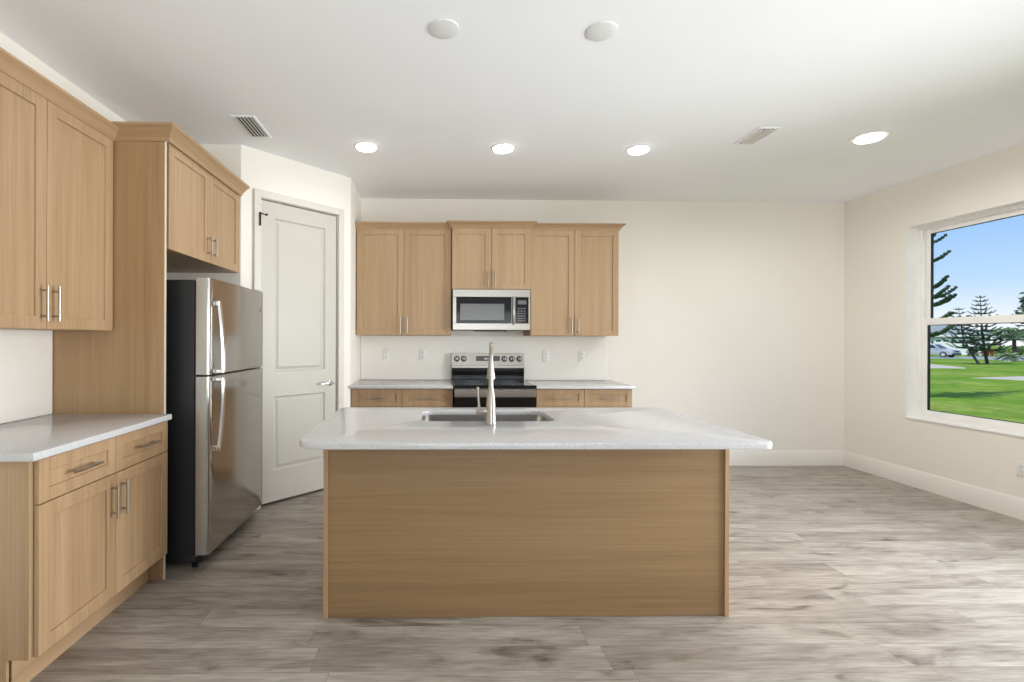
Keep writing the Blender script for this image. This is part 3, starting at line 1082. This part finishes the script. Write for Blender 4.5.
def sink():
    s = thing('sink', ((SX0 + SX1) / 2, (SY0 + SY1) / 2, .867), 'stainless undermount sink bowl set into the island countertop', 'sink')
    hx, hy = (SX1 - SX0) / 2 + .004, (SY1 - SY0) / 2 + .004
    mb = MB()
    bm = mb.bm
    rings = []
    for grow, z, r in ((.012, 0, .085), (.0, -.0005, .075), (-.004, -.16, .07), (-.02, -.188, .06), (-.05, -.2, .04),
                       (-.048, -.2025, .04), (-.018, -.1905, .06), (-.002, -.161, .07), (.002, -.002, .075), (.012, -.002, .085)):
        rings.append([bm.verts.new((x, y, z)) for x, y in rounded(-hx - grow, hx + grow, -hy - grow, hy + grow, (r,) * 4, 6)])
    for A_, B_ in zip(rings[:-1], rings[1:]):
        for i in range(len(A_)):
            j = (i + 1) % len(A_)
            bm.faces.new((A_[i], A_[j], B_[j], B_[i]))
    for i in range(len(rings[0])):
        j = (i + 1) % len(rings[0])
        bm.faces.new((rings[0][i], rings[0][j], rings[-1][j], rings[-1][i]))
    bm.faces.new(rings[4]); bm.faces.new(rings[5][::-1])
    mb.build('bowl', M['steel'], s, smooth=50)
    mb = MB()
    mb.lathe([(.045, -.1998), (.045, -.1985), (.036, -.197), (.03, -.1985)], (0, .03, 0))
    mb.build('drain', M['chrome'], s)
sink()

def faucet():
    f = thing('faucet', (.305, 2.473, .8952), 'brushed nickel gooseneck pull-down faucet standing behind the island sink', 'faucet', -math.atan2(.305, 2.473))
    f.scale = (1.06, 1.06, 1.10)
    mb = MB()
    mb.lathe([(.0275, 0), (.0275, .004), (.026, .012), (.0245, .06), (.0215, .11), (.0175, .15), (.0125, .168), (.0115, .172)], (0, 0, 0))
    mb.build('base', M['nickel'], f)
    R = .085
    pts = [(0, 0, .165), (0, 0, .22), (0, 0, .29)]
    rad = [.0118, .0112, .0108]
    for i in range(1, 15):
        t = PI * i / 14
        pts.append((0, R - R * math.cos(t), .29 + R * math.sin(t) * .98))
        rad.append(.0106)
    MB().tube(pts, rad, 18).build('spout', M['nickel'], f)
    mb = MB()
    mb.lathe([(.0105, 0), (.0135, -.006), (.0145, -.02), (.0185, -.06), (.0235, -.088), (.0225, -.094), (.015, -.095)], (0, 2 * R, .292))
    mb.build('spray_head', M['nickel'], f)
    mb = MB()
    mb.lathe([(.016, 0.012), (.0175, .03), (.0175, .068), (.015, .072)], (0, 0, .060), (-1, 0, 0), 20)
    hub = mb.build('handle_hub', M['nickel'], f)
    mb = MB()
    mb.tube([(-.056, 0, .072), (-.0585, 0, .10), (-.062, 0, .135), (-.064, 0, .172)], [.0072, .0062, .0055, .0066], 12)
    mb.build('lever', M['nickel'], f)
faucet()

# ------------------------------------------------------------------ ceiling fittings
def downlight(x, y, r, label, lit=True, power=3.0, group=None, ring=1.22):
    c = thing('ceiling_light' if lit else 'ceiling_cover_plate', (x, y, CEIL), label, 'light' if lit else 'cover plate', group=group)
    mb = MB()
    ro = r * ring
    if lit:
        mb.lathe([(ro, -.0003), (ro, -.004), (r * 1.08, -.008), (r, -.006), (r, -.0003)], (0, 0, 0), seg=40)
        mb.build('trim_ring', M['white_plastic'], c)
        MB().lathe([(r, -.0061), (r * .985, -.014), (r * .92, -.019), (r * .7, -.0215), (.02, -.022)], (0, 0, 0), seg=40).build('diffuser', M['led'], c)
        d = bpy.data.lights.new('downlight_beam', 'AREA')
        d.shape, d.size, d.energy, d.color = 'DISK', r * 1.8, power, (1.0, .98, .955)
        d.spread = math.radians(170)
        lo = bpy.data.objects.new('downlight_beam', d)
        COL.objects.link(lo)
        lo.parent = c
        lo.location = (0, 0, -.026)
    else:
        mb.lathe([(r, -.0003), (r, -.005), (r * .93, -.0075), (.02, -.008)], (0, 0, 0), seg=40)
        mb.build('disc', M['cover'], c)
    return c
downlight(-.508, 3.69, .076, 'lit recessed ceiling light, leftmost of the three in front of the range wall')
downlight(.543, 3.69, .076, 'lit recessed ceiling light, middle of the three in front of the range wall')
downlight(1.594, 3.69, .076, 'lit recessed ceiling light, rightmost of the three in front of the range wall')
downlight(3.17, 3.43, .082, 'larger lit recessed ceiling light with a visible trim ring near the window wall', power=20, ring=1.42)
downlight(.052, 2.285, .072, 'unlit round white ceiling cover above the island, the left one of two', lit=False)
downlight(.806, 2.285, .072, 'unlit round white ceiling cover above the island, the right one of two', lit=False)

def vent(x, y, w, l, label, n, fill=.36):
    v = thing('ceiling_vent', (x, y, CEIL), label, 'vent')
    fr = .022
    mb = MB()
    mb.box(-w / 2 - fr, -w / 2, -l / 2 - fr, l / 2 + fr, -.006, -.0003, .002)
    mb.box(w / 2, w / 2 + fr, -l / 2 - fr, l / 2 + fr, -.006, -.0003, .002)
    mb.box(-w / 2, w / 2, -l / 2 - fr, -l / 2, -.006, -.0003, .002)
    mb.box(-w / 2, w / 2, l / 2, l / 2 + fr, -.006, -.0003, .002)
    mb.build('frame', M['ceiling'], v)
    tag(MB().box(-w / 2, w / 2, -l / 2, l / 2, -.0012, -.0004).build('duct_opening', M['vent_shade'], v), label='dark duct opening')
    for k in range(n):
        cx = -w / 2 + w * (k + .5) / n
        mb = MB()
        s = w / n * fill
        mb.prism([(cx + s, -.0115), (cx + s - .004, -.0125), (cx - s, -.003), (cx - s + .004, -.002)], -l / 2, l / 2, 'y')
        mb.build('slat', M['white_plastic'], v)
vent(-1.262, 3.375, .118, .31, 'rectangular ceiling air vent with dark slots above the refrigerator cabinet', 5)
vent(2.345, 3.43, .12, .25, 'rectangular white ceiling air vent beside the large recessed light', 4, .27)

# ------------------------------------------------------------------ outside
G = -0.70
def ray(u, v):
    a, b = (u - PX) / FPX, -(v - PY) / FPX
    x, z = a * math.cos(ROLL) - b * math.sin(ROLL), a * math.sin(ROLL) + b * math.cos(ROLL)
    return Vector((x * math.cos(YAW) + math.sin(YAW), math.cos(YAW) - x * math.sin(YAW), z))
def ground(u, v, z=G):
    d = ray(u, v)
    t = (z - CAM_H) / d.z
    return Vector((d.x * t, d.y * t, z))

struct('ground', MB().quad((-60, -120, G), (260, -120, G), (260, 260, G), (-60, 260, G)), M['grass'], 'bright green lawn outside')
def strip(name, pts, mat, label, dz):
    ps = [ground(*p) for p in pts]
    mb = MB().prism([(p.x, p.y) for p in ps], G - .05, G + dz)
    return struct(name, mb, mat, label)
strip('driveway_path', [(926, 363.9), (933, 364.3), (966, 367.8), (966, 368.6), (935, 368.4), (926, 368.4)], M['concrete'], 'pale concrete walk crossing the lawn', .02)
strip('sidewalk_path', [(972, 378.1), (1030, 376.4), (1062, 376), (1062, 382), (1030, 381), (1000, 379.4)], M['concrete'], 'pale concrete sidewalk in front of the pine', .02)
strip('street_road', [(910, 356.6), (1060, 356.8), (1060, 361), (1006, 360.6), (962, 358.6), (910, 358.6)], M['asphalt'], 'grey street beyond the lawn', .015)

RD = Vector((.69, -.724, 0))    # "right" as seen through the window
def norfolk(base, h, spread, z_first, nwh, name_label, lean=(0, 0), ups=0.25, seed=1, tiers=None, into=None, off=(0, 0, 0)):
    rnd = random.Random(seed)
    t = into or thing('pine_tree', base, name_label, 'tree')
    r0 = h * .018
    top = Vector((lean[0], lean[1], h))
    mid = Vector((lean[0] * .75, lean[1] * .75, h * .45))
    pts = [Vector((0, 0, -.05)), Vector((lean[0] * .35, lean[1] * .35, h * .18)), mid, top]
    MB().tube(pts, [r0 * 1.1, r0 * .9, r0 * .6, .012], 8).build('trunk', M['bark'], t, off)
    def axis(z):
        for a, b in zip(pts[:-1], pts[1:]):
            if a.z <= z <= b.z:
                return a.lerp(b, (z - a.z) / (b.z - a.z))
        return top
    mb = MB()
    zs = tiers or [z_first + (h - z_first) * (i / (nwh - .35)) ** .92 for i in range(nwh)]
    for i, z in enumerate(zs):
        f = (h - z) / (h - zs[0])
        L = spread * (.12 + .88 * f ** .75)
        nb = 6
        a0 = rnd.random() * 2
        c = axis(z)
        for k in range(nb):
            an = a0 + 2 * PI * k / nb + rnd.uniform(-.25, .25)
            l = L * rnd.uniform(.82, 1.08)
            dx = Vector((math.cos(an), math.sin(an), 0))
            prev = None
            path = []
            for s in range(7):
                q = s / 6
                path.append(c + dx * l * q + Vector((0, 0, l * (ups * q * q - .10 * math.sin(PI * q)))))
            mb.mi = 1
            mb.tube(path, [.02 * (1 - .7 * s / 6) * (h / 6) for s in range(7)], 4, False)
            mb.mi = 0
            side = Vector((-dx.y, dx.x, 0))
            m = max(6, int(l / .075))
            for s in range(1, m + 1):
                q = s / m
                p = c + dx * l * q + Vector((0, 0, l * (ups * q * q - .10 * math.sin(PI * q))))
                for sg in (-1, 1, 0):
                    tl = l * .20 * (1.15 - .75 * q) * rnd.uniform(.7, 1.2)
                    d = (dx * .55 + side * sg * .8 + Vector((0, 0, rnd.uniform(-.12, .42)))).normalized()
                    mb.tube([p, p + d * tl], [.045 * h / 6, .02 * h / 6], 3, True)
    mb.build('foliage', [M['needles'], M['bark']], t, off, smooth=0)
    return t

b1, b2 = ground(979.5, 364.5), ground(987.5, 364)
twin = norfolk(b2, 6.25, 1.62, 1.30, 13, 'double-trunked tiered pine in the middle of the lawn', lean=(-.45, .2), seed=3)
norfolk(b1, 5.1, 1.5, 1.5, 10, None, lean=(-1.15, .7), seed=4, into=twin, off=b1 - b2)
norfolk(Vector((17.55, 17.0, G)), 9.2, 1.02, 2.2, 8, 'large near pine mostly hidden by the left window frame', ups=.32, seed=11,
        tiers=[2.3, 2.75, 3.35, 3.62, 3.95, 4.9, 5.55, 6.3, 7.2, 8.2])

def leaf_cloud(mb, c, rad, n, size, rnd, shell=.55):
    for _ in range(n):
        v = Vector((rnd.gauss(0, 1), rnd.gauss(0, 1), rnd.gauss(0, 1))).normalized()
        k = rnd.uniform(shell, 1.0)
        p = Vector(c) + Vector((v.x * rad[0], v.y * rad[1], v.z * rad[2])) * k
        a = Vector((rnd.gauss(0, 1), rnd.gauss(0, 1), rnd.gauss(0, 1))).normalized()
        b = a.orthogonal().normalized()
        s = size * rnd.uniform(.6, 1.3)
        mb.quad(p - a * s, p - b * s * .5, p + a * s, p + b * s * .5)

def broad_tree(base, h, crown, label, mat, seed, n=700, size=.16):
    rnd = random.Random(seed)
    t = thing('broadleaf_tree', base, label, 'tree')
    mb = MB()
    mb.tube([(0, 0, -.05), (.1, 0, h * .35), (0, .05, h * .6)], [.16, .12, .07], 8)
    for k in range(5):
        an = k * 1.25
        mb.tube([(.05, 0, h * .42), (math.cos(an) * crown * .6, math.sin(an) * crown * .6, h * .72)], [.06, .02], 6)
    mb.build('trunk', M['bark'], t)
    mb = MB()
    for k in range(9):
        an = k * 2.4
        rr = crown * (.25 + .5 * ((k * 37) % 10) / 10)
        leaf_cloud(mb, (math.cos(an) * rr, math.sin(an) * rr, h * (.55 + .40 * k / 9)), (crown * .45, crown * .45, h * .12), n // 9, size, rnd, .2)
    mb.build('foliage', mat, t, smooth=0)
    return t
pb = ground(1039, 367)
broad_tree(pb, 6.6, 1.5, 'dark leafy tree entering at the right edge of the window view', M['leaf_dark'], 21, 1500, .20)

def shrub(u, v, w, h, mat, label, seed, depth=1.0, n=420, size=.12):
    rnd = random.Random(seed)
    p = ground(u, v)
    t = thing('shrub', p, label, 'shrub')
    mb = MB()
    for k in range(6):
        an = k
        mb.tube([(0, 0, -.05), (math.cos(an) * w * .25, math.sin(an) * w * .25, h * .7)], [.04, .015], 5)
    mb.build('stems', M['bark'], t)
    mb = MB()
    for k in range(5):
        leaf_cloud(mb, (RD.x * w * (k - 2) * .22, RD.y * w * (k - 2) * .22, h * (.45 + .1 * (k % 2))), (w * .34, w * .34, h * .48), n // 5, size, rnd, .35)
    mb.build('foliage', mat, t, smooth=0)
shrub(973, 356.6, .85, 1.15, M['leaf_dark'], 'dark green shrub behind the pines beside the white garage', 31)
shrub(987.5, 356.5, .95, 1.25, M['leaf_red'], 'red and orange shrub behind the pines', 32, n=520)
shrub(1001, 356.6, .85, 1.3, M['leaf'], 'green shrub right of the red shrub', 33)
shrub(1020, 356.4, 1.6, 1.5, M['leaf_dark'], 'wide dark hedge at the right edge of the window view', 34, n=600)

def palm(u, v, h, fl, n, mat, label, seed, trunk=True, width=.09, lift=0.0):
    rnd = random.Random(seed)
    t = thing('palm_plant', ground(u, v) + Vector((0, 0, lift)), label, 'palm')
    if trunk:
        MB().tube([(0, 0, -.05), (.05, 0, h * .5), (0, 0, h)], [.22, .17, .16], 10).build('trunk', M['bark'], t)
    for k in range(n):
        an = 2 * PI * k / n + rnd.uniform(-.2, .2)
        el = rnd.uniform(.15, 1.15)
        d = Vector((math.cos(an), math.sin(an), 0))
        mb = MB()
        path = []
        for s in range(8):
            q = s / 7
            path.append(Vector((0, 0, h)) + d * fl * q * math.cos(el * .8) + Vector((0, 0, fl * (math.sin(el) * q - .75 * q * q * (1.1 - el * .5)))))
        mb.tube(path, [.03 * (1 - .8 * s / 7) for s in range(8)], 4)
        sd = Vector((-d.y, d.x, 0))
        for s in range(1, 8):
            for j in range(4):
                q = (s - 1 + j / 4) / 7
                i0 = min(6, int(q * 7))
                p = path[i0].lerp(path[i0 + 1], q * 7 - i0)
                tl = fl * .3 * math.sin(PI * (.15 + .8 * q))
                for sg in (-1, 1):
                    e1 = p + (sd * sg * .8 + d * .55 + Vector((0, 0, -.25))) * tl
                    mb.quad(p, p + d * width, e1, e1 - d * .01)
        mb.build('frond', mat, t, smooth=0)
palm(1014, 358.5, 2.2, 2.0, 18, M['palm'], 'green fan-leaved palm at the right edge of the lawn', 41)
palm(1009, 361.5, .06, 1.15, 14, M['agave'], 'pale spiky plant growing on a stone mound in front of the palm', 42, trunk=False, width=.14, lift=.52)
rb = ground(1009, 361.5)
mb = MB()
g_ = bmesh.ops.create_icosphere(mb.bm, subdivisions=3, radius=1.0)
rnd = random.Random(5)
for v in g_['verts']:
    k = 1 + .12 * math.sin(v.co.x * 5 + 1) * math.cos(v.co.y * 4) + rnd.uniform(-.04, .04)
    v.co = Vector((v.co.x * .45 * k, v.co.y * .45 * k, max(-.1, v.co.z * .5 * k)))
o = mb.build('stone_mound', M['rock'])
o.location = rb
tag(o, 'pale stone mound on the lawn under the spiky plant', 'rock')

# silver car, three-quarter view, nose to the right
def car():
    p = ground(945, 357.4)
    head = (RD * .90 + Vector((-.72, -.69, 0)) * .42).normalized()
    rz = math.atan2(head.y, head.x)
    c = thing('car', p - head * 1.2, 'silver car parked on the street in front of the garage', 'car', rz)
    c.scale = (1.0, 1.0, 1.08)
    # side profile (x forward, z up), origin between the axles
    low = [(-2.25, .32), (2.15, .30), (2.30, .42), (2.32, .66), (2.18, .86), (1.15, 1.02), (-2.20, 1.04), (-2.32, .75)]
    up = [(1.12, 1.00), (.42, 1.50), (.15, 1.60), (-1.75, 1.60), (-2.2, 1.03)]
    mb = MB()
    hw = .90
    def loft(poly, w0, w1, zlo, zhi):
        sides = []
        for sg in (-1, 1):
            sides.append([mb.bm.verts.new((x, sg * (w0 + (w1 - w0) * max(0, min(1, (z - zlo) / (zhi - zlo)))), z)) for x, z in poly])
        k = len(poly)
        mb.bm.faces.new(sides[0]); mb.bm.faces.new(sides[1][::-1])
        for i in range(k):
            j = (i + 1) % k
            mb.bm.faces.new((sides[0][i], sides[1][i], sides[1][j], sides[0][j]))
    loft(low, hw, hw * .95, .3, 1.04)
    loft(up, hw * .93, hw * .74, 1.0, 1.6)
    bmesh.ops.bevel(mb.bm, geom=mb.bm.edges[:], offset=.035, segments=2, affect='EDGES', profile=.6)
    mb.build('body', M['car_paint'], c)
    def wy(z):
        return hw * (.93 + (.74 - .93) * (z - 1.0) / .6) + .006
    for sg in (-1, 1):
        for poly in ([(.92, 1.06), (.36, 1.47), (-.38, 1.50), (-.38, 1.06)], [(-.48, 1.06), (-.48, 1.50), (-1.25, 1.50), (-1.25, 1.06)], [(-1.33, 1.06), (-1.33, 1.50), (-1.75, 1.48), (-2.0, 1.08)]):
            mb = MB()
            a = [mb.bm.verts.new((x, sg * wy(z), z)) for x, z in poly]
            b = [mb.bm.verts.new((x, sg * (wy(z) - .02), z)) for x, z in poly]
            mb.bm.faces.new(a); mb.bm.faces.new(b[::-1])
            for i in range(4):
                mb.bm.faces.new((a[i], a[(i + 1) % 4], b[(i + 1) % 4], b[i]))
            mb.build('side_window', M['car_glass'], c, smooth=0)
    mb = MB()
    mb.quad((1.10, -.74, 1.04), (1.10, .74, 1.04), (.46, .62, 1.49), (.46, -.62, 1.49))
    mb.quad((1.07, -.74, 1.03), (1.07, .74, 1.03), (.43, .62, 1.48), (.43, -.62, 1.48))
    mb.build('windshield', M['car_glass'], c, smooth=0)
    for x in (1.42, -1.40):
        for sg in (-1, 1):
            mb = MB()
            mb.lathe([(.20, 0), (.33, 0), (.345, .03), (.345, .19), (.33, .22), (.20, .22)], (x, sg * .93, .345), (0, -sg, 0), 24)
            wl_ = mb.build('wheel', M['tyre'], c)
            MB().lathe([(.21, -.008), (.20, .01), (.06, .03), (.05, .05)], (x, sg * .93, .345), (0, -sg, 0), 20).build('rim', M['rim'], wl_)
    for sg in (-1, 1):
        MB().box(2.10, 2.26, sg * .62 - .18, sg * .62 + .18, .70, .84, .02).build('headlight', M['lens'], c)
    MB().box(2.24, 2.34, -.40, .40, .64, .78, .01).build('grille', M['black_plastic'], c)
    MB().box(2.16, 2.38, -.86, .86, .30, .50, .03).build('bumper', M['black_plastic'], c)
    for sg in (-1, 1):
        MB().box(.72, .86, sg * .98 - .08, sg * .98 + .08, 1.02, 1.16, .02).build('wing_mirror', M['car_paint'], c)
car()

# neighbour's house
def house():
    p = ground(944, 354.6)
    rz = math.atan2(RD.y, RD.x)
    h = thing('house', p, 'pale blue house with a grey roof and white garage across the street', 'house', rz)
    # local: x right, y away from the viewer
    x0, x1, d, ev = -7.5, 4.6, 9.0, 2.95
    mb = MB().box(x0, x1, 0, d, -.3, ev)
    mb.build('wall', M['house_wall'], h)
    mb = MB()
    ov = .5
    e0, e1, f0, f1 = x0 - ov, x1 + ov, -ov, d + ov
    rz_ = ev + 2.3
    a = [mb.bm.verts.new(q) for q in ((e0, f0, ev), (e1, f0, ev), (e1, f1, ev), (e0, f1, ev))]
    r1, r2 = mb.bm.verts.new((x0 + 6.0, d / 2, rz_)), mb.bm.verts.new((x1 - 4.4, d / 2, rz_))
    for f in ((a[0], a[1], r2, r1), (a[1], a[2], r2), (a[2], a[3], r1, r2), (a[3], a[0], r1), (a[3], a[2], a[1], a[0])):
        mb.bm.faces.new(f)
    rf = mb.build('roof', M['shingle'], h, smooth=0)
    mb = MB()
    mb.box(e0, e1, f0 - .03, f0, ev - .22, ev + .02)
    mb.box(e0 - .03, e0, f0, f1, ev - .22, ev + .02)
    mb.box(e1, e1 + .03, f0, f1, ev - .22, ev + .02)
    mb.build('fascia', M['garage'], h)
    mb = MB()
    gx0, gx1 = -1.1, 3.7
    for i in range(4):
        mb.box(gx0, gx1, -.06, 0, i * .60, i * .60 + .585, .008)
    gd = mb.build('garage_door', M['garage'], h)
    for i in range(6):
        xx = gx0 + .25 + i * .78
        MB().box(xx, xx + .5, -.07, -.055, 1.95, 2.22, .004).build('window_light', M['car_glass'], gd)
    fw = MB().box(-3.6, -2.2, -.05, 0, .9, 2.3, .01).build('window', M['car_glass'], h)
    MB().box(-1.35, -1.15, -.1, 0, 1.3, 2.0, .02).build('wall_lamp', M['black_plastic'], h)
house()

# tree line far behind the houses
for i, (u, v, hh, cr, lb) in enumerate(((936, 349.5, 6.5, 4.5, 'dark tree rising behind the left end of the house roof'),
                                     (1000, 349.5, 5.5, 5.5, 'leafy tree behind the red shrub beyond the house'),
                                     (1030, 349.0, 6.0, 6.0, 'large leafy tree farthest right beyond the palm'))):
    broad_tree(ground(u, v), hh, cr, lb, M['leaf_dark'] if i % 2 == 0 else M['leaf'], 50 + i, 1100, .38)
